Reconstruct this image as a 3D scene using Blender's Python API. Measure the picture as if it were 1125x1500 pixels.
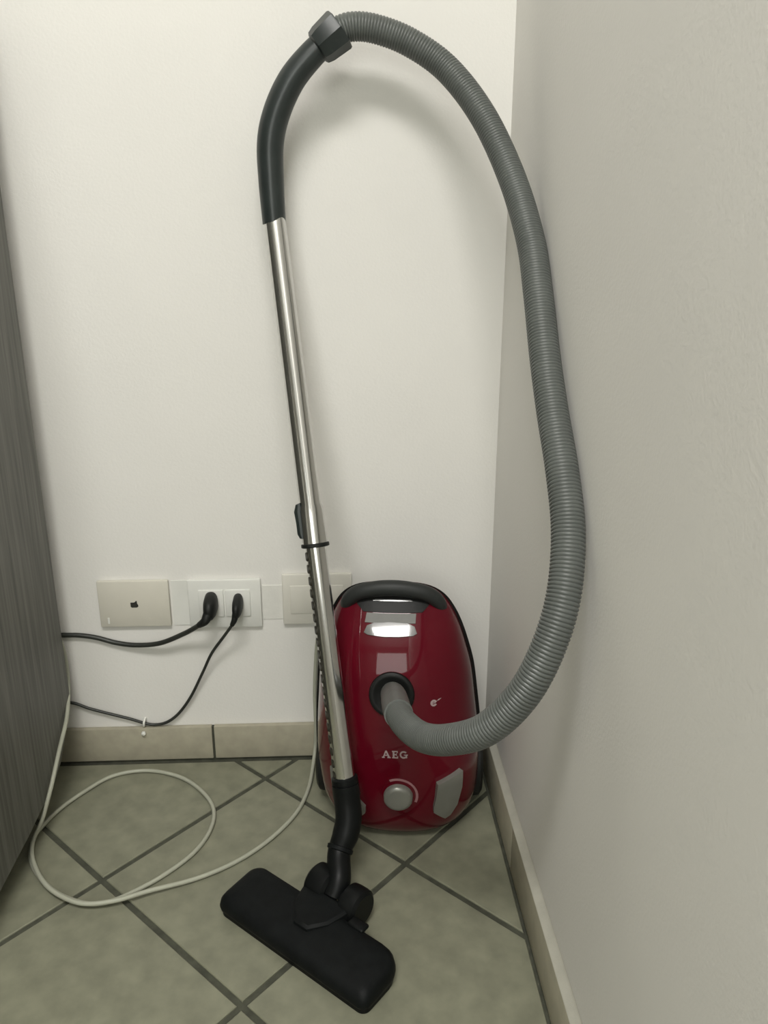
import bpy, bmesh, math, random
from math import sin, cos, pi, radians
from mathutils import Vector, Matrix

for o in list(bpy.data.objects):
    bpy.data.objects.remove(o)
S = bpy.context.scene
COL = S.collection
random.seed(4)

# ------------------------------------------------------------------ camera
cd = bpy.data.cameras.new('camera')
cd.sensor_fit = 'HORIZONTAL'
cd.sensor_width = 36.0
cd.lens = 36.0 * 1170.0 / 1125.0
cd.clip_start = 0.02
cam = bpy.data.objects.new('camera', cd)
cam.location = (-0.245, -1.24, 0.866)
cam.rotation_euler = (radians(90 - 17.8), 0, radians(-2.56))
COL.objects.link(cam)
S.camera = cam

# ------------------------------------------------------------------ world, light, exposure
W = bpy.data.worlds.new('world')
S.world = W
W.use_nodes = True
W.node_tree.nodes['Background'].inputs[0].default_value = (0.75, 0.8, 0.8, 1)
W.node_tree.nodes['Background'].inputs[1].default_value = 0.25
S.view_settings.view_transform = 'Standard'
S.view_settings.look = 'None'
S.view_settings.gamma = 1.0
S.view_settings.use_curve_mapping = False
S.view_settings.exposure = 0.0

def area(name, loc, target, sx, sy, energy, col):
    la = bpy.data.lights.new(name, 'AREA')
    la.shape = 'RECTANGLE'
    la.size = sx
    la.size_y = sy
    la.energy = energy
    la.color = col
    lo = bpy.data.objects.new(name, la)
    lo.location = loc
    lo.rotation_euler = (Vector(target) - Vector(loc)).to_track_quat('-Z', 'Y').to_euler()
    COL.objects.link(lo)
# ceiling panel lamp, and an added, unseen window light behind the viewer
area('ceiling_panel_light', (-0.47, -1.62, 2.54), (-0.47, -1.62, 0), 0.95, 0.5, 44, (1.0, 0.98, 0.945))
area('added_window_light', (-0.62, -2.94, 1.55), (-0.62, 0, 1.55), 1.0, 1.3, 20, (0.97, 1.0, 0.955))

# ------------------------------------------------------------------ materials
MATS = {}
def mat(name, col, rough=0.5, metal=0.0, var=0.06, scale=40.0, bump=0.0, bscale=200.0, coat=0.0,
        stretch=None, col2=None, spec=0.5, detail=4.0, aniso=0.0):
    m = bpy.data.materials.new(name)
    m.use_nodes = True
    nt = m.node_tree
    b = nt.nodes['Principled BSDF']
    tc = nt.nodes.new('ShaderNodeTexCoord')
    mp = nt.nodes.new('ShaderNodeMapping')
    if stretch:
        mp.inputs['Scale'].default_value = stretch
    nt.links.new(tc.outputs['Object'], mp.inputs[0])
    n = nt.nodes.new('ShaderNodeTexNoise')
    n.inputs['Scale'].default_value = scale
    n.inputs['Detail'].default_value = detail
    nt.links.new(mp.outputs[0], n.inputs['Vector'])
    r = nt.nodes.new('ShaderNodeValToRGB')
    lo_ = [c * (1 - var) for c in col]
    hi_ = [min(1, c * (1 + var)) for c in col] if col2 is None else list(col2)
    r.color_ramp.elements[0].position = 0.32
    r.color_ramp.elements[1].position = 0.68
    r.color_ramp.elements[0].color = (*lo_, 1)
    r.color_ramp.elements[1].color = (*hi_, 1)
    nt.links.new(n.outputs['Fac'], r.inputs[0])
    nt.links.new(r.outputs[0], b.inputs['Base Color'])
    b.inputs['Roughness'].default_value = rough
    b.inputs['Metallic'].default_value = metal
    b.inputs['Specular IOR Level'].default_value = spec
    b.inputs['Coat Weight'].default_value = coat
    b.inputs['Coat Roughness'].default_value = 0.04
    if bump:
        n2 = nt.nodes.new('ShaderNodeTexNoise')
        n2.inputs['Scale'].default_value = bscale
        n2.inputs['Detail'].default_value = 3
        nt.links.new(mp.outputs[0], n2.inputs['Vector'])
        bp = nt.nodes.new('ShaderNodeBump')
        bp.inputs['Strength'].default_value = bump
        bp.inputs['Distance'].default_value = 0.002
        nt.links.new(n2.outputs['Fac'], bp.inputs['Height'])
        nt.links.new(bp.outputs[0], b.inputs['Normal'])
    MATS[name] = m
    return m

mat('wall_paint', (0.755, 0.740, 0.702), 0.75, var=0.02, scale=3.0, bump=0.12, bscale=260, spec=0.25)
mat('far_wall_darkened', (0.42, 0.41, 0.37), 0.8, var=0.03, scale=3.0, spec=0.2)  # unseen walls toned darker to weaken bounce and reflections on the vacuum
mat('ceiling_paint', (0.78, 0.77, 0.74), 0.9, var=0.01)
mat('plaster', (0.70, 0.69, 0.645), 0.8, var=0.03, scale=60, bump=0.15, bscale=300, spec=0.2)
mat('mortar', (0.43, 0.42, 0.36), 0.8, var=0.06, scale=40, bump=0.1, spec=0.2)
mat('grout', (0.058, 0.060, 0.042), 0.9, var=0.25, scale=60, bump=0.3)
mat('floor_tile', (0.205, 0.206, 0.148), 0.45, var=0.15, scale=28, detail=8, bump=0.05, bscale=90, spec=0.4)
mat('skirting_tile', (0.37, 0.345, 0.265), 0.45, var=0.08, scale=45, detail=8, bump=0.05, bscale=90, spec=0.4)
mat('laminate', (0.095, 0.095, 0.082), 0.5, var=0.25, scale=16, stretch=(1, 9, 0.35), detail=9,
    col2=(0.150, 0.150, 0.132), bump=0.08, bscale=90)
mat('dark_edge', (0.035, 0.035, 0.03), 0.6)
mat('steel', (0.55, 0.55, 0.54), 0.3, 1.0)
mat('plate_grey', (0.60, 0.575, 0.50), 0.45, var=0.02, scale=30)
mat('plate_white', (0.70, 0.70, 0.66), 0.35, var=0.02, scale=30)
mat('plate_cream', (0.66, 0.64, 0.575), 0.45, var=0.02, scale=30)
mat('hole', (0.012, 0.012, 0.012), 0.6)
mat('mark_black', (0.02, 0.02, 0.016), 0.7)
mat('black_rubber', (0.010, 0.011, 0.010), 0.5, spec=0.25, var=0.2)
mat('cord_black', (0.022, 0.024, 0.02), 0.45, var=0.2)
mat('cord_white', (0.37, 0.375, 0.30), 0.5, var=0.05)
mat('clip_plastic', (0.72, 0.72, 0.67), 0.35, var=0.03)
mat('red_gloss', (0.092, 0.0025, 0.0088), 0.3, var=0.05, scale=6, coat=1.0, spec=0.05)
MATS['red_gloss'].node_tree.nodes['Principled BSDF'].inputs['Coat IOR'].default_value = 1.34
mat('shell_black', (0.008, 0.008, 0.0075), 0.5, spec=0.2, var=0.2)
mat('handle_grey', (0.022, 0.024, 0.023), 0.5, spec=0.3, var=0.1, bump=0.05)
mat('recess_black', (0.009, 0.0095, 0.009), 0.45, spec=0.2, var=0.1)
mat('glint_grey', (0.13, 0.13, 0.125), 0.16, var=0.05, coat=0.5)  # for the highlight and light line laid on the red shell
mat('reflection_grey', (0.19, 0.19, 0.18), 0.6, var=0.05, spec=0.3)  # tone of the grey reflection on the red shell
mat('silver_plastic', (0.25, 0.25, 0.225), 0.35, 0.45, var=0.05)
mat('print_pink', (0.30, 0.15, 0.16), 0.5, var=0.05)
mat('print_white', (0.36, 0.28, 0.28), 0.5, var=0.03)
mat('hose_grey', (0.094, 0.102, 0.095), 0.38, var=0.08, scale=30)
mat('cuff_grey', (0.120, 0.128, 0.119), 0.42, var=0.05, scale=30)
mat('grip_black', (0.020, 0.026, 0.025), 0.36, var=0.12, bump=0.04)
mat('chrome', (0.62, 0.615, 0.60), 0.15, 1.0, var=0.04, scale=12, stretch=(3, 3, 0.3))
mat('notch_dark', (0.05, 0.046, 0.036), 0.4, 0.6)
mat('nozzle_black', (0.005, 0.006, 0.0062), 0.55, spec=0.14, var=0.2, scale=60, bump=0.1, bscale=500)
mat('neck_black', (0.0045, 0.0052, 0.0052), 0.42, spec=0.17, var=0.2)

# ------------------------------------------------------------------ mesh helpers
def sgnpow(c, e): return math.copysign(abs(c) ** e, c)

def link(name, me, m, parent=None, smooth=None):
    o = bpy.data.objects.new(name, me)
    COL.objects.link(o)
    if m:
        me.materials.append(MATS[m])
    if parent is not None:
        o.parent = parent
    if smooth is not None:
        me.shade_smooth()
        me.set_sharp_from_angle(angle=radians(smooth))
    return o

def raw(name, verts, faces, m, parent=None, smooth=None, origin=None):
    """one mesh object; verts in world space, shifted by the root's location"""
    off = Vector((0, 0, 0)) if origin is None else Vector(origin)
    me = bpy.data.meshes.new(name)
    me.from_pydata([tuple(Vector(v) - off) for v in verts], [], faces)
    bm = bmesh.new(); bm.from_mesh(me)
    bmesh.ops.recalc_face_normals(bm, faces=bm.faces)
    bm.to_mesh(me); bm.free()
    return link(name, me, m, parent, smooth)

def boxmesh(name, lo_, hi_, bev=0.0, seg=2):
    bm = bmesh.new()
    bmesh.ops.create_cube(bm, size=1.0)
    c = [(a + b) / 2 for a, b in zip(lo_, hi_)]
    s = [b - a for a, b in zip(lo_, hi_)]
    for v in bm.verts:
        v.co = Vector((c[0] + v.co.x * s[0], c[1] + v.co.y * s[1], c[2] + v.co.z * s[2]))
    if bev:
        bmesh.ops.bevel(bm, geom=list(bm.edges), offset=bev, segments=seg, affect='EDGES', profile=0.5)
    me = bpy.data.meshes.new(name)
    bm.to_mesh(me); bm.free()
    return me

def box(name, lo_, hi_, m, parent=None, bev=0.0, origin=(0, 0, 0), seg=2):
    lo_ = [a - b for a, b in zip(lo_, origin)]; hi_ = [a - b for a, b in zip(hi_, origin)]
    return link(name, boxmesh(name, lo_, hi_, bev, seg), m, parent, 40 if bev else None)

def prism(name, poly, axis, a, b, m, parent=None, origin=None, bev=0.0, smooth=None):
    """extrude a 2-D polygon along axis from a to b"""
    def p(q, t):
        return [(t, q[0], q[1]), (q[0], t, q[1]), (q[0], q[1], t)][axis]
    off = Vector((0, 0, 0)) if origin is None else Vector(origin)
    bm = bmesh.new()
    f0 = [bm.verts.new(Vector(p(q, a)) - off) for q in poly]
    f1 = [bm.verts.new(Vector(p(q, b)) - off) for q in poly]
    n = len(poly)
    bm.faces.new(f0); bm.faces.new(f1)
    for i in range(n):
        bm.faces.new((f0[i], f0[(i + 1) % n], f1[(i + 1) % n], f1[i]))
    bmesh.ops.recalc_face_normals(bm, faces=bm.faces)
    if bev:
        bmesh.ops.bevel(bm, geom=list(bm.edges), offset=bev, segments=2, affect='EDGES', profile=0.5)
    me = bpy.data.meshes.new(name)
    bm.to_mesh(me); bm.free()
    return link(name, me, m, parent, smooth if smooth else (35 if bev else None))

def spline(pts, n):
    """centripetal Catmull-Rom resampled to n equal steps; works on tuples of any length"""
    P = [list(map(float, p)) for p in pts]
    P = [[2 * a - b for a, b in zip(P[0], P[1])]] + P + [[2 * a - b for a, b in zip(P[-1], P[-2])]]
    dense = []
    for i in range(1, len(P) - 2):
        p0, p1, p2, p3 = P[i - 1:i + 3]
        for k in range(24):
            t = k / 24
            dense.append([0.5 * (2 * b + (c - a) * t + (2 * a - 5 * b + 4 * c - d) * t * t + (3 * b - a - 3 * c + d) * t ** 3)
                          for a, b, c, d in zip(p0, p1, p2, p3)])
    dense.append(P[-2])
    L = [0.0]
    for a, b in zip(dense, dense[1:]):
        L.append(L[-1] + math.sqrt(sum((x - y) ** 2 for x, y in zip(a[:3], b[:3]))))
    out = []; j = 0
    for k in range(n):
        s = L[-1] * k / (n - 1)
        while j < len(L) - 2 and L[j + 1] < s:
            j += 1
        t = (s - L[j]) / max(1e-9, L[j + 1] - L[j])
        out.append([a + (b - a) * t for a, b in zip(dense[j], dense[j + 1])])
    return out, L[-1]

def sweep(name, path, rad, m, parent=None, origin=(0, 0, 0), seg=16, smooth=60, cap=True, shape=None):
    """tube along path; rad = number or list; shape(theta) -> radial factor"""
    pts = [Vector(p[:3]) for p in path]
    n = len(pts)
    if not hasattr(rad, '__len__'):
        rad = [rad] * n
    T = [(pts[min(i + 1, n - 1)] - pts[max(i - 1, 0)]).normalized() for i in range(n)]
    up = Vector((0, 1, 0)) if abs(T[0].y) < 0.9 else Vector((0, 0, 1))
    N = (up - T[0] * up.dot(T[0])).normalized()
    verts = []; faces = []
    for i in range(n):
        N = (N - T[i] * N.dot(T[i])).normalized()
        B = T[i].cross(N)
        for k in range(seg):
            th = 2 * pi * k / seg
            f = shape(th) if shape else 1.0
            verts.append(pts[i] + (N * cos(th) + B * sin(th)) * rad[i] * f)
    for i in range(n - 1):
        for k in range(seg):
            a = i * seg + k; b = i * seg + (k + 1) % seg
            faces.append((a, b, b + seg, a + seg))
    if cap:
        faces.append(tuple(range(seg)))
        faces.append(tuple((n - 1) * seg + k for k in range(seg)))
    return raw(name, verts, faces, m, parent, smooth, origin)

def lathe(name, base, axis, prof, m, parent=None, origin=(0, 0, 0), seg=32, smooth=40):
    """revolve profile [(dist along axis, radius)]"""
    ax = Vector(axis).normalized()
    u = ax.orthogonal().normalized(); v = ax.cross(u)
    verts = []; faces = []
    for t, r in prof:
        for k in range(seg):
            th = 2 * pi * k / seg
            verts.append(Vector(base) + ax * t + (u * cos(th) + v * sin(th)) * r)
    n = len(prof)
    for i in range(n - 1):
        for k in range(seg):
            a = i * seg + k; b = i * seg + (k + 1) % seg
            faces.append((a, b, b + seg, a + seg))
    faces.append(tuple(range(seg)))
    faces.append(tuple((n - 1) * seg + k for k in range(seg)))
    return raw(name, verts, faces, m, parent, smooth, origin)

def empty(name, loc):
    o = bpy.data.objects.new(name, None)
    o.location = loc
    o.empty_display_size = 0.05
    COL.objects.link(o)
    return o

def tag(o, label=None, cat=None, group=None, kind=None):
    if label: o['label'] = label
    if cat: o['category'] = cat
    if group: o['group'] = group
    if kind: o['kind'] = kind
    return o

# ------------------------------------------------------------------ the room
WY = 0.018            # face of the back wall
X0, X1 = -2.6, 0.0    # room extent
Y0 = -3.0
HC = 2.6
wb = box('wall_back', (X0 - .1, WY, -.05), (X1 + .1, WY + .1, HC), 'wall_paint')
tag(wb, 'white painted back wall with the sockets', 'wall', kind='structure')
XW = -0.005          # face of the right wall
wr = box('wall_right', (XW, Y0, -.05), (X1 + .1, WY, HC), 'wall_paint')
tag(wr, 'plain white painted wall on the right of the corner', 'wall', kind='structure')
wl = box('wall_left', (X0 - .1, Y0, -.05), (X0, WY, HC), 'far_wall_darkened')
tag(wl, 'unseen wall beyond the cabinet, toned darker to cut bounce light', 'wall', kind='structure')
wf = box('wall_front', (X0 - .1, Y0 - .1, -.05), (X1 + .1, Y0, HC), 'far_wall_darkened')
tag(wf, 'unseen wall behind the viewer, toned darker to cut bounce light', 'wall', kind='structure')
ce = box('ceiling', (X0 - .1, Y0 - .1, HC), (X1 + .1, WY + .1, HC + .1), 'ceiling_paint')
tag(ce, 'white ceiling of the room', 'ceiling', kind='structure')

wn = empty('added_window', (-0.62, Y0, 1.55))  # unseen window, added to go with the light behind the viewer
tag(wn, 'white window frame added around the unseen light behind the viewer', 'window', kind='structure')
for lo_, hi_ in (((-1.17, Y0, .85), (-1.12, Y0 + .05, 2.25)), ((-.12, Y0, .85), (-.07, Y0 + .05, 2.25)), ((-1.12, Y0, .85), (-.12, Y0 + .05, .90)), ((-1.12, Y0, 2.20), (-.12, Y0 + .05, 2.25))):
    box('added_window_frame', lo_, hi_, 'plate_white', wn, .002, wn.location)
fl = box('floor', (X0, Y0, -.05), (X1, WY, -.003), 'grout')
tag(fl, 'diagonally laid beige tile floor with dark grout', 'floor', kind='structure')

def clip(poly, nx, ny, d):      # keep nx*x+ny*y <= d
    out = []
    for i in range(len(poly)):
        a = poly[i]; b = poly[(i + 1) % len(poly)]
        da = nx * a[0] + ny * a[1] - d; db = nx * b[0] + ny * b[1] - d
        if da <= 0: out.append(a)
        if (da < 0 < db) or (db < 0 < da):
            t = da / (da - db)
            out.append((a[0] + (b[0] - a[0]) * t, a[1] + (b[1] - a[1]) * t))
    return out

PITCH = 0.3142; GAP = 0.0088; ANG = radians(46.8)
ga = Vector((cos(ANG), sin(ANG))); gb = Vector((-sin(ANG), cos(ANG)))
gc = Vector((-0.3912, -0.2713))
hs = (PITCH - GAP) / 2
TX1 = X1 - 0.0195; TY1 = WY - 0.016
def tile_mesh(poly):
    bm = bmesh.new()
    bot = [bm.verts.new((x, y, -0.012)) for x, y in poly]
    top = [bm.verts.new((x, y, 0.0)) for x, y in poly]
    n = len(poly)
    f = bm.faces.new(top)
    for i in range(n):
        bm.faces.new((bot[i], bot[(i + 1) % n], top[(i + 1) % n], top[i]))
    bmesh.ops.recalc_face_normals(bm, faces=bm.faces)
    bmesh.ops.bevel(bm, geom=list(f.edges), offset=0.0012, segments=1, affect='EDGES')
    me = bpy.data.meshes.new('tile')
    bm.to_mesh(me); bm.free()
    me.materials.append(MATS['floor_tile'])
    return me
full_local = [(sx * hs * ga + sy * hs * gb)[:] for sx, sy in ((-1, -1), (1, -1), (1, 1), (-1, 1))]
full = tile_mesh(full_local)
for i in range(-9, 10):
    for j in range(-9, 10):
        c = gc + ga * PITCH * i + gb * PITCH * j
        P = [(c.x + q[0], c.y + q[1]) for q in full_local]
        Q = P
        for h in ((1, 0, TX1), (-1, 0, -X0), (0, 1, TY1), (0, -1, -Y0)):
            Q = clip(Q, *h)
            if len(Q) < 3: break
        if len(Q) < 3: continue
        area = abs(sum(Q[k][0] * Q[(k + 1) % len(Q)][1] - Q[(k + 1) % len(Q)][0] * Q[k][1] for k in range(len(Q)))) / 2
        if area < 2e-4: continue
        me = full if area > 0.999 * (2 * hs) ** 2 else tile_mesh([(x - c.x, y - c.y) for x, y in Q])
        o = bpy.data.objects.new('tile', me)
        o.location = (c.x, c.y, random.uniform(-0.0004, 0.0))
        o.parent = fl
        COL.objects.link(o)

# skirting tiles, back wall
bb = box('baseboard_back', (X0, WY - .006, -.003), (X1 - .02, WY, .066), 'grout')
tag(bb, 'beige tile skirting along the back wall', 'baseboard', kind='structure')
xs = -0.4945
while xs < X1: xs += 0.33
while xs > X0:
    a = max(xs - 0.33 + .002, X0); b = min(xs - .002, X1 - .022)
    if b - a > .01:
        box('skirting_tile', (a, WY - .010, .003), (b, WY - .0005, .068), 'skirting_tile', bb, 0.0012)
    xs -= 0.33
# skirting tiles, right wall
br = box('baseboard_right', (XW - .006, Y0, -.003), (XW, WY, .076), 'grout')
tag(br, 'beige tile skirting along the right wall', 'baseboard', kind='structure')
ys = -0.285
while ys < WY: ys += 0.33
while ys > Y0:
    a = max(ys - 0.33 + .001, Y0); b = min(ys - .001, WY - .0105)
    if b - a > .01:
        box('skirting_tile', (XW - .011, a, .002), (XW - .0004, b, .0775), 'skirting_tile', br, 0.001)
    ys -= 0.33
tag(prism('mortar_edge', [(XW - .0108, .0776), (XW - .0002, .0776), (XW - .0002, .0875), (XW - .002, .0835), (XW - .0095, .0792)], 1, Y0, WY - .001, 'mortar', br, smooth=50),
    'pale mortar edge on top')

# plaster round the sockets
box('plaster_patch', (-.548, WY - .0012, .264), (-.520, WY + .001, .346), 'plate_white', wb)
box('plaster_patch', (-.396, WY - .0012, .272), (-.361, WY + .001, .334), 'plaster', wb)

# ------------------------------------------------------------------ cabinet (left edge)
WX = -0.7215
CH, CF = 1.20, -.43        # height, front
wd = empty('cabinet', (-1.12, -0.23, 0))
tag(wd, 'grey wood-grain cabinet side panel at the left edge', 'cabinet')
OW = wd.location
side = [(-.030, .155), (-.036, .14), (-.058, .118), (-.082, .098), (-.105, .078), (-.14, .066), (-.25, .056), (CF, .05), (CF, CH), (-.030, CH)]
prism('side_panel', side, 0, WX - .018, WX, 'laminate', wd, OW)
prism('side_panel', side, 0, -1.52, -1.502, 'laminate', wd, OW)
box('top_panel', (-1.502, CF, CH - .018), (WX - .018, -.03, CH), 'laminate', wd, origin=OW)
box('bottom_panel', (-1.502, CF, .08), (WX - .018, -.12, .098), 'laminate', wd, origin=OW)
box('back_panel', (-1.502, -.040, .16), (WX - .018, -.034, CH - .018), 'dark_edge', wd, origin=OW)
for k in range(2):
    xa = -1.519 + k * .4
    d_ = box('door', (xa, CF - .020, .06), (xa + .397, CF - .002, CH - .002), 'laminate', wd, 0.001, OW)
    xh = xa + (.36 if k == 0 else .037)
    yh = CF - .020
    sweep('door_handle', [(xh, yh, .65), (xh, yh - .022, .655), (xh, yh - .025, .70), (xh, yh - .025, .78), (xh, yh - .022, .825), (xh, yh, .83)],
          .005, 'steel', d_, OW, 10)
for fx in (WX - .075, -1.46):
    for fy in (-.16, -.38):
        lathe('foot', (fx, fy, 0), (0, 0, 1), [(0, .022), (.004, .025), (.03, .022), (.08, .03)], 'dark_edge', wd, OW, 20)

# ------------------------------------------------------------------ wall plates
def plate(name, x, z, w, h, m, label, t=.008):
    e = empty(name, (x, WY, z))
    tag(e, label, 'wall plate')
    box('frame', (x - w / 2, WY - t, z - h / 2), (x + w / 2, WY, z + h / 2), m, e, .0022, e.location)
    return e
p1 = plate('blank_wall_plate', -.6103, .3072, .1185, .084, 'plate_grey', 'blank beige wall plate with a small black mark, left of the sockets')
mk = [(-.0062, .0036), (-.0062, -.0038), (-.0045, -.0054), (.0042, -.0054), (.0064, -.0036), (.0064, -.001), (.0048, .0015), (.0046, .0062),
      (.0032, .0066), (.0012, .0044), (-.0008, .0036)]
prism('black_mark', [(-.6098 + a, .3068 + b) for a, b in mk], 1, WY - .0086, WY - .0078, 'mark_black', p1, p1.location)
box('snap_tab', (-.6565, WY - .0086, .272), (-.6535, WY - .0076, .283), 'plate_white', p1, origin=p1.location)

p2 = plate('socket_plate', -.4585, .3045, .1225, .088, 'plate_white', 'white double socket plate with two black plugs in it')
for cx in (-.481, -.4365):
    m_ = box('socket_module', (cx - .021, WY - .0105, .282), (cx + .021, WY - .006, .331), 'plate_white', p2, .0015, p2.location)
    for dz in (-.0095, 0, .0095):
        lathe('socket_hole', (cx, WY - .0100, .3075 + dz), (0, -1, 0), [(0, .0023), (.0007, .0023)], 'hole', m_, p2.location, 12)
p3 = plate('switch_plate', -.3025, .310, .1175, .092, 'plate_cream', 'cream wall plate half hidden behind the vacuum wand')
for k, cx in enumerate((-.3265, -.2795)):
    box('socket_module', (cx - .022, WY - .0092, .284), (cx + .022, WY - .006, .336), 'plate_cream', p3, .0015, p3.location)

# ------------------------------------------------------------------ cords
def cord(name, pts, r, m, label, n=140, seg=10):
    e = empty(name, pts[0])
    tag(e, label, 'cord')
    path, _ = spline(pts, n)
    sweep('cable', path, r, m, e, e.location, seg)
    return e

def plug(base, hw, hh, m, parent, org, ln=.041):
    b = Vector(base)
    vs = []; fs = []; n = 24
    prof = [(0, .90), (.004, 1.0), (.5 * ln, .97), (.8 * ln, .80), (.96 * ln, .50), (ln, .2)]
    for t, k in prof:
        for q in range(n):
            a = 2 * pi * q / n
            vs.append(b + Vector((hw * k * sgnpow(cos(a), .8), -t, hh * k * sgnpow(sin(a), .8) - .12 * t)))
    for r in range(len(prof) - 1):
        for q in range(n):
            a = r * n + q; c = r * n + (q + 1) % n
            fs.append((a, c, c + n, a + n))
    fs.append(tuple(range(n))); fs.append(tuple((len(prof) - 1) * n + q for q in range(n)))
    return raw('plug', vs, fs, m, parent, 50, org)

C1 = [(-.4815, -.030, .299), (-.487, -.031, .292), (-.499, -.025, .282), (-.526, -.010, .261), (-.570, .000, .239), (-.612, .008, .232), (-.647, .012, .235),
      (-.680, .0130, .245), (-.708, .0132, .250), (-.734, .0132, .251), (-.800, .0132, .253)]
c1 = cord('thick_power_cord', C1, .0042, 'cord_black', 'thick black power cord with the larger plug, in the left socket')
plug((-.480, WY - .0105, .3105), .0115, .0200, 'black_rubber', c1, C1[0])
sweep('strain_relief', spline([(-.4815, -.026, .302), (-.486, -.031, .293), (-.497, -.026, .2835)], 10)[0], [.0085, .0082, .008, .0076, .0072, .0068, .0064, .006, .0056, .0052],
      'black_rubber', c1, C1[0], 14)
C2 = [(-.4365, -.026, .300), (-.439, -.028, .290), (-.444, -.026, .281), (-.460, -.015, .256), (-.484, -.005, .220), (-.503, .003, .180), (-.528, .008, .130), (-.552, .010, .096),
      (-.574, .0115, .078), (-.595, .0125, .0725), (-.614, .0125, .076), (-.639, .012, .086), (-.673, .012, .097), (-.708, .012, .109), (-.737, .012, .121), (-.800, .011, .130)]
c2 = cord('thin_power_cord', C2, .0026, 'cord_black', 'thin black power cord with the slim plug, in the right socket', 160)
plug((-.4350, WY - .0105, .3105), .0085, .0160, 'black_rubber', c2, C2[0])
sweep('strain_relief', spline([(-.4362, -.025, .302), (-.4385, -.028, .292), (-.443, -.026, .2825)], 8)[0], [.0058, .0056, .0053, .005, .0047, .0044, .0041, .0038],
      'black_rubber', c2, C2[0], 12)
cl = empty('cable_clip', (-.614, WY, .0755))
tag(cl, 'tiny white cable clip on the wall holding the thin black cord', 'cable clip')
sweep('clip_arch', [(-.6135, WY, .0835), (-.6135, .0095, .0830), (-.6140, .0080, .0795), (-.6145, .0080, .0750), (-.6150, .0095, .0715), (-.6150, WY, .0712)],
      .0022, 'clip_plastic', cl, cl.location, 8)
lathe('nail', (-.6155, WY - .0105, .0600), (0, -1, 0), [(0, .0032), (.002, .0042), (.0045, .0038), (.006, .0012)], 'clip_plastic', cl, cl.location, 14)

WC = [(-.770, .002, .40), (-.749, .001, .317), (-.741, .000, .274), (-.732, -.001, .224), (-.728, -.012, .175), (-.7165, -.065, .142), (-.7135, -.122, .114), (-.7145, -.168, .080), (-.725, -.190, .040),
      (-.738, -.208, .008), (-.723, -.249, .0035), (-.679, -.297, .0035), (-.633, -.323, .0035), (-.598, -.327, .0035), (-.565, -.311, .0035), (-.524, -.277, .0035),
      (-.488, -.231, .0035), (-.472, -.182, .0035), (-.475, -.132, .0035), (-.503, -.084, .0035), (-.548, -.044, .0035), (-.608, -.024, .0035), (-.664, -.037, .0035),
      (-.702, -.082, .004), (-.727, -.125, .004), (-.738, -.165, .006), (-.737, -.204, .0135), (-.722, -.247, .0105), (-.682, -.300, .0105), (-.629, -.332, .0105),
      (-.582, -.331, .0105), (-.535, -.312, .009), (-.473, -.286, .0045), (-.418, -.251, .0035), (-.372, -.203, .0035), (-.338, -.146, .0035), (-.322, -.087, .004), (-.3165, -.035, .010),
      (-.313, -.006, .030), (-.311, -.002, .070), (-.311, .002, .141), (-.307, .003, .207), (-.303, -.006, .245), (-.300, -.018, .272), (-.299, -.018, .292), (-.299, -.006, .304)]
wc = cord('white_cable', WC, .0033, 'cord_white', 'long white cable looped on the floor tiles beside the grey cabinet', 420, 10)
plug((-.299, WY - .0105, .306), .0105, .0115, 'cord_white', wc, WC[0], .0235)

# ------------------------------------------------------------------ vacuum cleaner
VX, VY = -0.158, -0.022
vac = empty('vacuum_cleaner', (VX, VY, 0))
tag(vac, 'red cylinder vacuum cleaner with grey hose and chrome wand standing in the corner', 'vacuum cleaner')
OV = vac.location.copy()
YAW = radians(5.5); cy_, sy_ = cos(YAW), sin(YAW)
def L(u, z, w):
    return Vector((VX + u * cy_ - w * sy_ - 0.035 * z, VY - w * cy_ - u * sy_, z))

WS = 0.088
NEXP = 2.5
# z, half width, front depth
PROF = [(.0005, .070, .150), (.0015, .086, .172), (.010, .104, .186), (.030, .119, .199), (.060, .127, .207), (.110, .130, .211), (.160, .128, .209), (.210, .1235, .203),
        (.260, .118, .192), (.300, .1085, .177), (.330, .099, .158), (.352, .089, .138), (.370, .077, .122), (.382, .062, .111), (.389, .043, .104), (.3915, .018, .097)]
ROWS, _ = spline(PROF, 84)
def lookup(z):
    if z <= ROWS[0][0]: return ROWS[0][1], ROWS[0][2]
    for a, b in zip(ROWS, ROWS[1:]):
        if a[0] <= z <= b[0]:
            t = (z - a[0]) / max(1e-9, b[0] - a[0])
            return a[1] + (b[1] - a[1]) * t, a[2] + (b[2] - a[2]) * t
    return ROWS[-1][1], ROWS[-1][2]
def front(u, z):
    hw, wm = lookup(z)
    k = min(0.999, abs(u) / hw)
    return WS + (wm - WS) * (1 - k ** NEXP) ** (1 / NEXP)
def normal(u, z):
    e = .002
    du = (front(u + e, z) - front(u - e, z)) / (2 * e); dz = (front(u, z + e) - front(u, z - e)) / (2 * e)
    a = L(u, z, front(u, z)); b = L(u - du, z - dz, front(u, z) + 1.0)
    return (b - a).normalized()

def loft(name, sect, rows, m, parent):
    verts = []; faces = []
    n = None
    for r in rows:
        s = sect(r)
        n = len(s)
        verts += s
    for i in range(len(rows) - 1):
        for k in range(n - 1):
            a = i * n + k
            faces.append((a, a + 1, a + n + 1, a + n))
    for i in range(len(rows) - 1):          # back face
        faces.append((i * n, (i + 1) * n, (i + 1) * n + n - 1, i * n + n - 1))
    faces.append(tuple(range(n)))
    faces.append(tuple((len(rows) - 1) * n + k for k in range(n)))
    return raw(name, verts, faces, m, parent, 40, OV)

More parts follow.
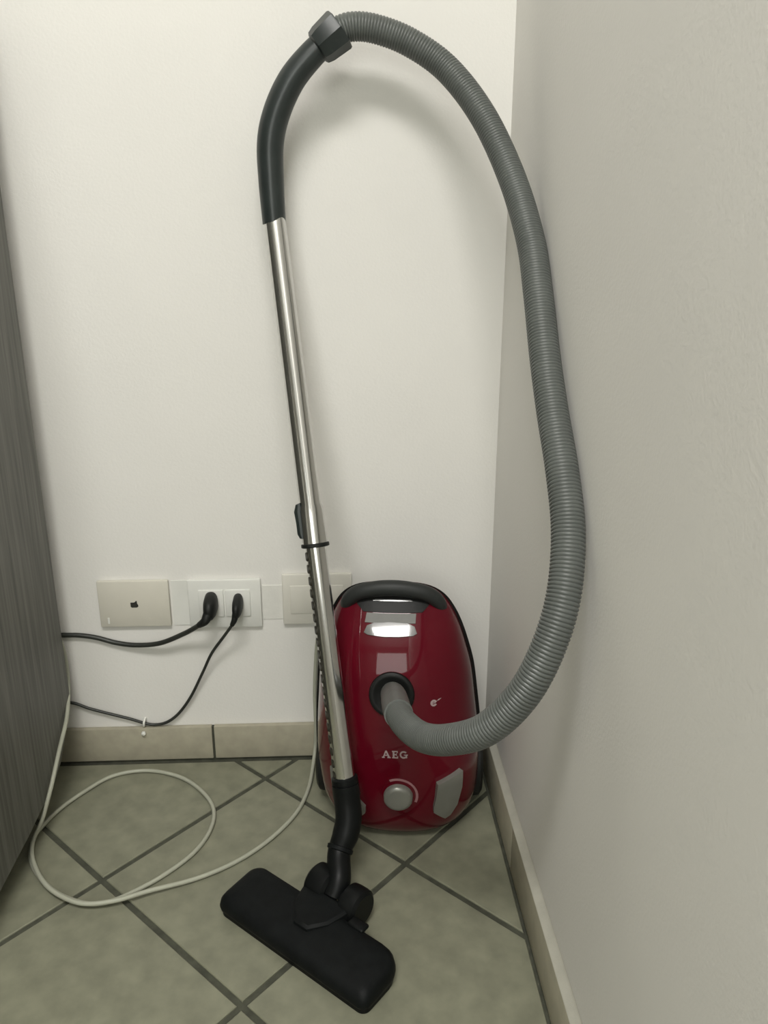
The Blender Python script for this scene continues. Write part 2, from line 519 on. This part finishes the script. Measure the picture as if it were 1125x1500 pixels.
def red_sect(r):
    z, hw, wm = r
    out = []
    for k in range(49):
        th = pi * k / 48
        out.append(L(hw * sgnpow(cos(th), 2 / NEXP), z, WS + (wm - WS) * max(0, sin(th)) ** (2 / NEXP)))
    return out
shell = loft('upper_shell', red_sect, ROWS, 'red_gloss', vac)
tag(shell, 'glossy dark red shell')
def blk_sect(r):
    z, hw, wm = r
    hw += .0045
    out = []
    for k in range(33):
        th = pi * k / 32
        s_ = max(0, sin(th)) ** (2 / 5)
        z2 = z * (1.0 - .13 * s_ * min(1, max(0, (z - .12) / .27)))
        out.append(L(hw * sgnpow(cos(th), 2 / 5), z2, WS + .002 - (WS - .036) * s_))
    return out
low = loft('lower_shell', blk_sect, ROWS, 'shell_black', vac)
tag(low, 'black underside of the canister')
# wheels
for s in (-1, 1):
    c = L(s * .110, .064, .068)
    ax = (L(s * .2, .064, .068) - c).normalized()
    wh = lathe('wheel', c, ax, [(0, .040), (.002, .054), (.010, .058), (.021, .056), (.0255, .049), (.026, .040), (.023, .036), (.024, .012), (.026, .009), (.0265, .003)], 'black_rubber', low, OV, 40)

# carry handle: arch across the top
hp = [L(-.071, .355, .103), L(-.066, .371, .111), L(-.051, .3835, .115), L(-.025, .3905, .117), L(0, .3925, .1175), L(.025, .3905, .117), L(.051, .3835, .115), L(.066, .371, .111), L(.071, .355, .103)]
path, _ = spline(hp, 48)
sweep('carry_handle', path, [.0112 + .0010 * sin(pi * i / 47) for i in range(48)], 'handle_grey', shell, OV, 20)

def applique(name, poly, lift, m, parent, thick=.0015, sub=6, smooth=40):
    """polygon given in (u,z) laid on the shell's surface with its own thickness"""
    pts = []
    n = len(poly)
    for i in range(n):
        a = poly[i]; b = poly[(i + 1) % n]
        for k in range(sub):
            t = k / sub
            pts.append((a[0] + (b[0] - a[0]) * t, a[1] + (b[1] - a[1]) * t))
    bm = bmesh.new()
    vs = [bm.verts.new((u, z, 0)) for u, z in pts]
    f = bm.faces.new(vs)
    bmesh.ops.triangulate(bm, faces=[f])
    bmesh.ops.subdivide_edges(bm, edges=[e for e in bm.edges if not e.is_boundary], cuts=2)
    bmesh.ops.triangulate(bm, faces=bm.faces)
    top = list(bm.faces)
    r = bmesh.ops.extrude_face_region(bm, geom=top)
    moved = {g for g in r['geom'] if isinstance(g, bmesh.types.BMVert)}
    for v in bm.verts:
        u, z = v.co.x, v.co.y
        if callable(lift):
            h = lift(u, z) if v in moved else -.0015
        else:
            h = lift if v in moved else lift - thick
        p = L(u, z, front(u, z)) + normal(u, z) * h
        v.co = p - OV
    bmesh.ops.recalc_face_normals(bm, faces=bm.faces)
    me = bpy.data.meshes.new(name)
    bm.to_mesh(me); bm.free()
    return link(name, me, m, parent, smooth)

# dark finger recess and grey shapes standing in for reflections below the handle
applique('finger_recess', [(-.058, .374), (-.0535, .366), (-.044, .3585), (.044, .3585), (.0535, .366), (.058, .374), (.02, .380), (-.02, .380)], .0012, 'recess_black', shell)
applique('glint_strip', [(-.030, .3715), (.030, .3715), (.026, .3735), (-.026, .3735)], .0022, 'glint_grey', shell, .002)  # pale line of light in the handle gap, built as a strip
applique('reflection_plate', [(-.0415, .3462), (.0335, .3462), (.0345, .3575), (-.039, .3575)], .0012, 'reflection_grey', shell)  # grey reflection on the gloss, put into a coloured plate
applique('highlight_lens', [(-.0425, .3345), (-.037, .3322), (-.015, .3310), (.008, .3310), (.030, .3322), (.0355, .3345), (.032, .3425), (.022, .3460), (-.004, .3474), (-.028, .3460), (-.038, .3425)], .0024, 'glint_grey', shell, .003)  # shape of the white highlight, built as a glossy piece

# hose inlet
IZ = .2565; IU = -.0025
nin = normal(IU, IZ); pin = L(IU, IZ, front(IU, IZ))
inl = lathe('hose_inlet', pin - nin * .006, nin, [(0, .030), (.0065, .0335), (.010, .0325), (.0115, .030), (.0115, .026), (.0095, .0235), (.0095, .004)], 'recess_black', shell, OV, 48)

# suction dial and its scale
DU, DZ = .0030, .0955
nd = normal(DU, DZ); pd = L(DU, DZ, front(DU, DZ))
lathe('dial_base', pd - nd * .004, nd, [(0, .027), (.005, .0262), (.0055, .022)], 'red_gloss', shell, OV, 48)
lathe('suction_dial', pd - nd * .002, nd, [(0, .0225), (.010, .0215), (.0125, .0195), (.0135, .0150), (.0130, .002)], 'silver_plastic', shell, OV, 48)
arc = []
for k in range(15):
    a = radians(115 - k * 10); arc.append((DU + .0300 * cos(a), DZ + .0300 * sin(a)))
for k in range(14, -1, -1):
    a = radians(115 - k * 10); rr = .0268 - .0012 * k / 14
    arc.append((DU + rr * cos(a), DZ + rr * sin(a)))
applique('dial_scale', arc, .0008, 'print_pink', shell, .0012, 1)

# silver foot buttons
btn = [(.0575, .1150), (.0925, .1270), (.0920, .0976), (.0865, .0663), (.0770, .0480), (.0690, .0430), (.0520, .0620), (.0520, .0720), (.0550, .0890)]
btn_l = [(-.097, .128), (-.088, .1130), (-.0495, .0700), (-.050, .058), (-.060, .045), (-.085, .055), (-.097, .09)]
def blift(u, z):
    return .0035 + .0055 * max(0, min(1, (z - .045) / .07))
for s in (1, -1):
    b_ = applique('foot_button', [(u + .0025, z + .0015) for u, z in (btn if s == 1 else btn_l)], blift, 'silver_plastic', shell, .004, 4, 30)

# lettering
def stroke(poly): return poly
def letters(name, polys, cu, cz, sc, m, parent):
    bm = bmesh.new()
    for P in polys:
        vs = []
        for (x, y) in P:
            u = cu + x * sc; z = cz + y * sc
            vs.append(bm.verts.new(L(u, z, front(u, z)) + normal(u, z) * .0009 - OV))
        bm.faces.new(vs)
    bmesh.ops.recalc_face_normals(bm, faces=bm.faces)
    r = bmesh.ops.extrude_face_region(bm, geom=list(bm.faces))
    nn = normal(cu, cz)
    for g in r['geom']:
        if isinstance(g, bmesh.types.BMVert): g.co -= nn * .0014
    bmesh.ops.recalc_face_normals(bm, faces=bm.faces)
    me = bpy.data.meshes.new(name)
    bm.to_mesh(me); bm.free()
    return link(name, me, m, parent)
A_ = [[(-.10, 0), (.25, 0), (.25, .13), (-.10, .13)], [(.58, 0), (1.02, 0), (1.02, .13), (.58, .13)], [(.02, .1), (.16, .1), (.52, 1), (.34, 1)], [(.34, 1), (.54, 1), (.92, .1), (.68, .1)],
      [(.20, .30), (.72, .30), (.66, .42), (.26, .42)]]
E_ = [[(1.20, 0), (1.95, 0), (1.95, .13), (1.20, .13)], [(1.20, .87), (1.92, .87), (1.92, 1), (1.20, 1)], [(1.28, .1), (1.50, .1), (1.50, .9), (1.28, .9)], [(1.48, .44), (1.76, .44), (1.76, .56), (1.48, .56)],
      [(1.85, .1), (1.95, .1), (1.95, .28), (1.85, .28)], [(1.82, .74), (1.92, .74), (1.92, .9), (1.82, .9)], [(1.70, .34), (1.78, .34), (1.78, .66), (1.70, .66)]]
G_ = []
for k in range(14):
    a0 = radians(40 + k * 20); a1 = radians(60 + k * 20)
    if k > 13: break
    q = lambda a, r: (2.66 + r * .5 * cos(a), .5 + r * .52 * sin(a))
    ro, ri = 1.0, .62
    G_.append([q(a0, ri), q(a0, ro), q(a1, ro), q(a1, ri)])
G_ += [[(2.70, .40), (3.20, .40), (3.20, .52), (2.70, .52)], [(2.92, .04), (3.10, .04), (3.10, .42), (2.92, .42)]]
letters('brand_lettering', [[(x - 1.55, y - .5) for x, y in P] for P in A_ + E_ + G_], .000, .1655, .0116, 'print_white', shell)
# small emblem: a curl with a leaf stroke
em = []
for k in range(12):
    a0 = radians(20 + k * 26); a1 = radians(20 + (k + 1) * 26)
    q = lambda a, r: (r * cos(a), r * sin(a))
    em.append([q(a0, .45), q(a0, 1.0), q(a1, 1.0), q(a1, .45)])
em += [[(-.6, -.12), (.6, .0), (.6, .22), (-.6, .12)], [(.9, .55), (1.5, .95), (2.3, 1.15), (1.6, .70)]]
letters('emblem', em, .0585, .2420, .0048, 'print_white', shell)

# ---- hose
HOSE = [(-0.1870, -0.2080, 0.2555), (-0.1870, -0.2560, 0.2770), (-0.1860, -0.3220, 0.2950), (-0.1800, -0.3840, 0.3150), (-0.1640, -0.4420, 0.3350), (-0.1400, -0.4870, 0.3610),
        (-0.1070, -0.5240, 0.3970), (-0.0750, -0.5403, 0.4456), (-0.0521, -0.5391, 0.4968), (-0.0351, -0.5219, 0.5472), (-0.0253, -0.4876, 0.6001), (-0.0238, -0.4444, 0.6521),
        (-0.0248, -0.3914, 0.7071), (-0.0248, -0.3434, 0.7601), (-0.0233, -0.2884, 0.8238), (-0.0238, -0.2335, 0.8846), (-0.0370, -0.1678, 0.9592), (-0.0667, -0.1098, 1.0374),
        (-0.1090, -0.0700, 1.0980), (-0.1580, -0.0570, 1.1320), (-0.2030, -0.0530, 1.1480), (-0.2340, -0.0520, 1.1505), (-0.2560, -0.0520, 1.1440)]
HR = .0174
_, HL = spline(HOSE, 50)
PITCHH = .0041
nr = int(HL / PITCHH)
hp_, _ = spline(HOSE, nr * 4 + 1)
cut = int(.135 / HL * (nr * 4))
rad = [HR * (1.0, .99, .93, .99)[i % 4] for i in range(len(hp_))]
hose = sweep('hose', hp_[cut - 4:], rad[cut - 4:], 'hose_grey', vac, OV, 24, 80)
tag(hose, 'grey corrugated hose')
cp = hp_[:cut + 1:2]
nC = len(cp)
cuff = sweep('hose_cuff', cp, [.0170 + .0022 * min(1, i / (nC * .6)) for i in range(nC)], 'cuff_grey', hose, OV, 28)

# ---- hand grip
GRIP = [(-.3455, -.0455, .908), (-.3475, -.044, .964), (-.3465, -.044, 1.012), (-.336, -.046, 1.050), (-.315, -.049, 1.088), (-.287, -.051, 1.118), (-.262, -.052, 1.138)]
gp, _ = spline(GRIP, 60)
gr_ = [.0158 + .0022 * sin(pi * min(1, i / 59)) for i in range(60)]
grip = sweep('hand_grip', gp, gr_, 'grip_black', vac, OV, 24, 30, shape=lambda th: 1.0 + .05 * cos(4 * th) * 0.6)
tag(grip, 'curved black plastic hand grip')
t_ = (Vector(gp[-1]) - Vector(gp[-5])).normalized()
b0 = Vector(gp[-1]) - t_ * .022
lathe('grip_collar', b0, t_, [(0, .0185), (.002, .0215), (.010, .0238), (.036, .0262), (.0385, .0252), (.0385, .0185)], 'grip_black', grip, OV, 8, 30)

# ---- wand
WT = Vector((-.345, -.045, .914)); WB = Vector((-.255, -.271, .125))
def wp(t): return WT + (WB - WT) * t
wdir = (WB - WT).normalized(); WLEN = (WB - WT).length
up_t = lathe('upper_tube', wp(0) - wdir * .01, wdir, [(0, .0152), (WLEN * .50 - .002, .0158), (WLEN * .50 + .004, .0178), (WLEN * .553 + .01, .0184)], 'chrome', vac, OV, 40)
tag(up_t, 'polished chrome upper wand tube')
lathe('tube_ring', wp(.553), wdir, [(0, .0184), (.001, .0200), (.005, .0202), (.006, .0186)], 'black_rubber', up_t, OV, 36)
lw_t = lathe('lower_tube', wp(.54), wdir, [(0, .0148), (WLEN * .46 + .008, .0152)], 'chrome', vac, OV, 40)
tag(lw_t, 'polished chrome lower wand tube with notches')
Yc = Vector((-.02, -.90, .42)); side_ = wdir.cross(Yc).normalized()
if side_.x > 0: side_ = -side_
fwd = side_.cross(wdir).normalized()
if fwd.y > 0: fwd = -fwd
nd_ = (side_ * cos(radians(6)) + fwd * sin(radians(6))).normalized()
nd_slide = nd_
nt_ = wdir.cross(nd_)
# lock slider
sl = []
prof = [(-.034, 0.000), (-.032, .006), (-.022, .0095), (-.006, .0085), (.010, .0085), (.016, .006), (.018, 0)]
cw = wp(.523) + nd_ * .0165
vs = []; fs = []
for k, (a, h) in enumerate(prof):
    for s in (-1, -.6, .6, 1):
        vs.append(cw + wdir * a + nt_ * (.0085 * s) + nd_ * (h * (1 if abs(s) < .9 else .55) - .002))
for k in range(len(prof) - 1):
    for j in range(3):
        a = k * 4 + j; fs.append((a, a + 1, a + 5, a + 4))
b = len(vs)
fs.append(tuple(k * 4 for k in range(len(prof)))); fs.append(tuple(k * 4 + 3 for k in range(len(prof))))
fs.append((0, 3, len(prof) * 4 - 1, len(prof) * 4 - 4))
raw('lock_slider', vs, fs, 'grip_black', up_t, 40, OV)
# notches along the lower tube: dark pressed pockets
nd_ = (side_ * cos(radians(22)) + fwd * sin(radians(22))).normalized()
nt_ = wdir.cross(nd_)
for k in range(19):
    t = .575 + k * .0212
    c = wp(t) + nd_ * .0138
    vs = []; fs = []
    hl, hw_ = .0076, .0066
    ring = []
    for q in range(12):
        a = 2 * pi * q / 12
        ring.append((hl * sgnpow(cos(a), .6), hw_ * sgnpow(sin(a), .6)))
    for lift, sc in ((-.003, 1.0), (.0004, 1.0), (.0022, .72)):
        for a, bq in ring:
            off = (.0150 - math.sqrt(max(0, .0150 ** 2 - (bq * sc) ** 2)))
            vs.append(c + wdir * a * sc + nt_ * bq * sc + nd_ * (lift - off))
    for r in range(2):
        for q in range(12):
            a = r * 12 + q; b = r * 12 + (q + 1) % 12
            fs.append((a, b, b + 12, a + 12))
    fs.append(tuple(range(12))); fs.append(tuple(24 + q for q in range(12)))
    raw('notch', vs, fs, 'notch_dark', lw_t, 50, OV)

# ---- floor nozzle
na = Vector((cos(radians(-40.5)), sin(radians(-40.5)), 0)); nb = Vector((-na.y, na.x, 0))
NCT = Vector((-.3105, -.4035, 0))
def N(a, b, z): return NCT + na * a + nb * b + Vector((0, 0, z))
HLn, HDn = .133, .0405
def rrect(hl, hd, radii):
    out = []
    for (sx, sy, r, a0) in ((1, 1, radii[0], 0), (-1, 1, radii[1], 90), (-1, -1, radii[2], 180), (1, -1, radii[3], 270)):
        cx = sx * (hl - r); cy = sy * (hd - r)
        for k in range(7):
            a = radians(a0 + 15 * k)
            out.append((cx + r * cos(a), cy + r * sin(a)))
    return out
def noz_layer(ins, z, zfront):
    P = rrect(HLn - ins, HDn - ins, [max(.006, .030 - ins * .4), max(.006, .020 - ins * .4), max(.004, .015 - ins * .4), max(.004, .013 - ins * .4)])
    return [N(a, b, z + (zfront - z) * (0.5 - 0.5 * b / HDn)) for a, b in P]
layers = [noz_layer(.004, .006, .006), noz_layer(.001, .010, .009), noz_layer(0, .018, .014), noz_layer(.0015, .027, .021), noz_layer(.005, .033, .026), noz_layer(.011, .036, .029), noz_layer(.022, .038, .031)]
vs = []; fs = []
m_ = len(layers[0])
for Lr in layers: vs += Lr
for i in range(len(layers) - 1):
    for k in range(m_):
        a = i * m_ + k; b = i * m_ + (k + 1) % m_
        fs.append((a, b, b + m_, a + m_))
fs.append(tuple(range(m_))); fs.append(tuple((len(layers) - 1) * m_ + k for k in range(m_)))
noz = raw('floor_nozzle', vs, fs, 'nozzle_black', vac, 35, OV)
tag(noz, 'wide black floor nozzle')
# sole plate with bristle strip
vs = []; fs = []
P = rrect(HLn - .003, HDn - .003, [.027, .018, .013, .011])
for z in (.0005, .0075):
    vs += [N(a, b, z) for a, b in P]
m2 = len(P)
for k in range(m2):
    fs.append((k, (k + 1) % m2, m2 + (k + 1) % m2, m2 + k))
fs.append(tuple(range(m2))); fs.append(tuple(m2 + k for k in range(m2)))
raw('sole_plate', vs, fs, 'neck_black', noz, 35, OV)
# raised bridge in the middle of the nozzle, with pedal
vs = []; fs = []
br_ = [(-.048, .052), (.040, .052), (.030, .012), (.012, -.012), (-.012, -.012), (-.036, .012)]
for z0, sc in ((.028, 1.0), (.037, .95), (.0395, .82)):
    vs += [N(a * sc, .02 + (b - .02) * sc, z0) for a, b in br_]
for r in range(2):
    for k in range(6):
        a = r * 6 + k; b = r * 6 + (k + 1) % 6
        fs.append((a, b, b + 6, a + 6))
fs.append(tuple(range(6))); fs.append(tuple(12 + k for k in range(6)))
raw('bridge', vs, fs, 'nozzle_black', noz, 30, OV)
ped = boxmesh('pedal', (-.013, -.008, 0), (.013, .008, .006), .0028, 3)
po = link('pedal', ped, 'neck_black', noz, 40)
po.matrix_local = Matrix.Translation(N(.058, .038, .032) - OV) @ Matrix.Rotation(radians(-40.5), 4, 'Z')
# rollers / swivel shoulders
for a0, a1, rr in ((-.046, -.010, .027), (.014, .045, .026)):
    lathe('swivel_shoulder', N(a0, .066, rr + .003), na, [(0, rr * .80), (.004, rr * .97), (.010, rr), (a1 - a0 - .010, rr), (a1 - a0 - .004, rr * .97), (a1 - a0, rr * .80)], 'neck_black', noz, OV, 32)
# neck: knee tube up to the wand
NK = [tuple(N(-.004, .060, .030)), tuple(N(-.006, .074, .046)), (-.267, -.313, .064), (-.2575, -.298, .083), (-.2530, -.287, .102), (-.2545, -.277, .122), (-.257, -.269, .146)]
nk, _ = spline(NK, 40)
nrd = []
for i in range(40):
    t = i / 39
    nrd.append(.0165 if t < .42 else (.0165 + .0025 * min(1, (t - .42) / .12) if t < .9 else .0192))
sweep('neck', nk, nrd, 'neck_black', noz, OV, 28, 50)
lathe('neck_collar', wp(.962), wdir, [(0, .0165), (.002, .0190), (.028, .0200), (.034, .0185)], 'neck_black', noz, OV, 32)
kp = spline(NK, 40)[0]
lathe('knee_band', Vector(kp[15]), Vector(kp[17]) - Vector(kp[15]), [(0, .0170), (.001, .0186), (.006, .0190), (.007, .0170)], 'nozzle_black', noz, OV, 28)
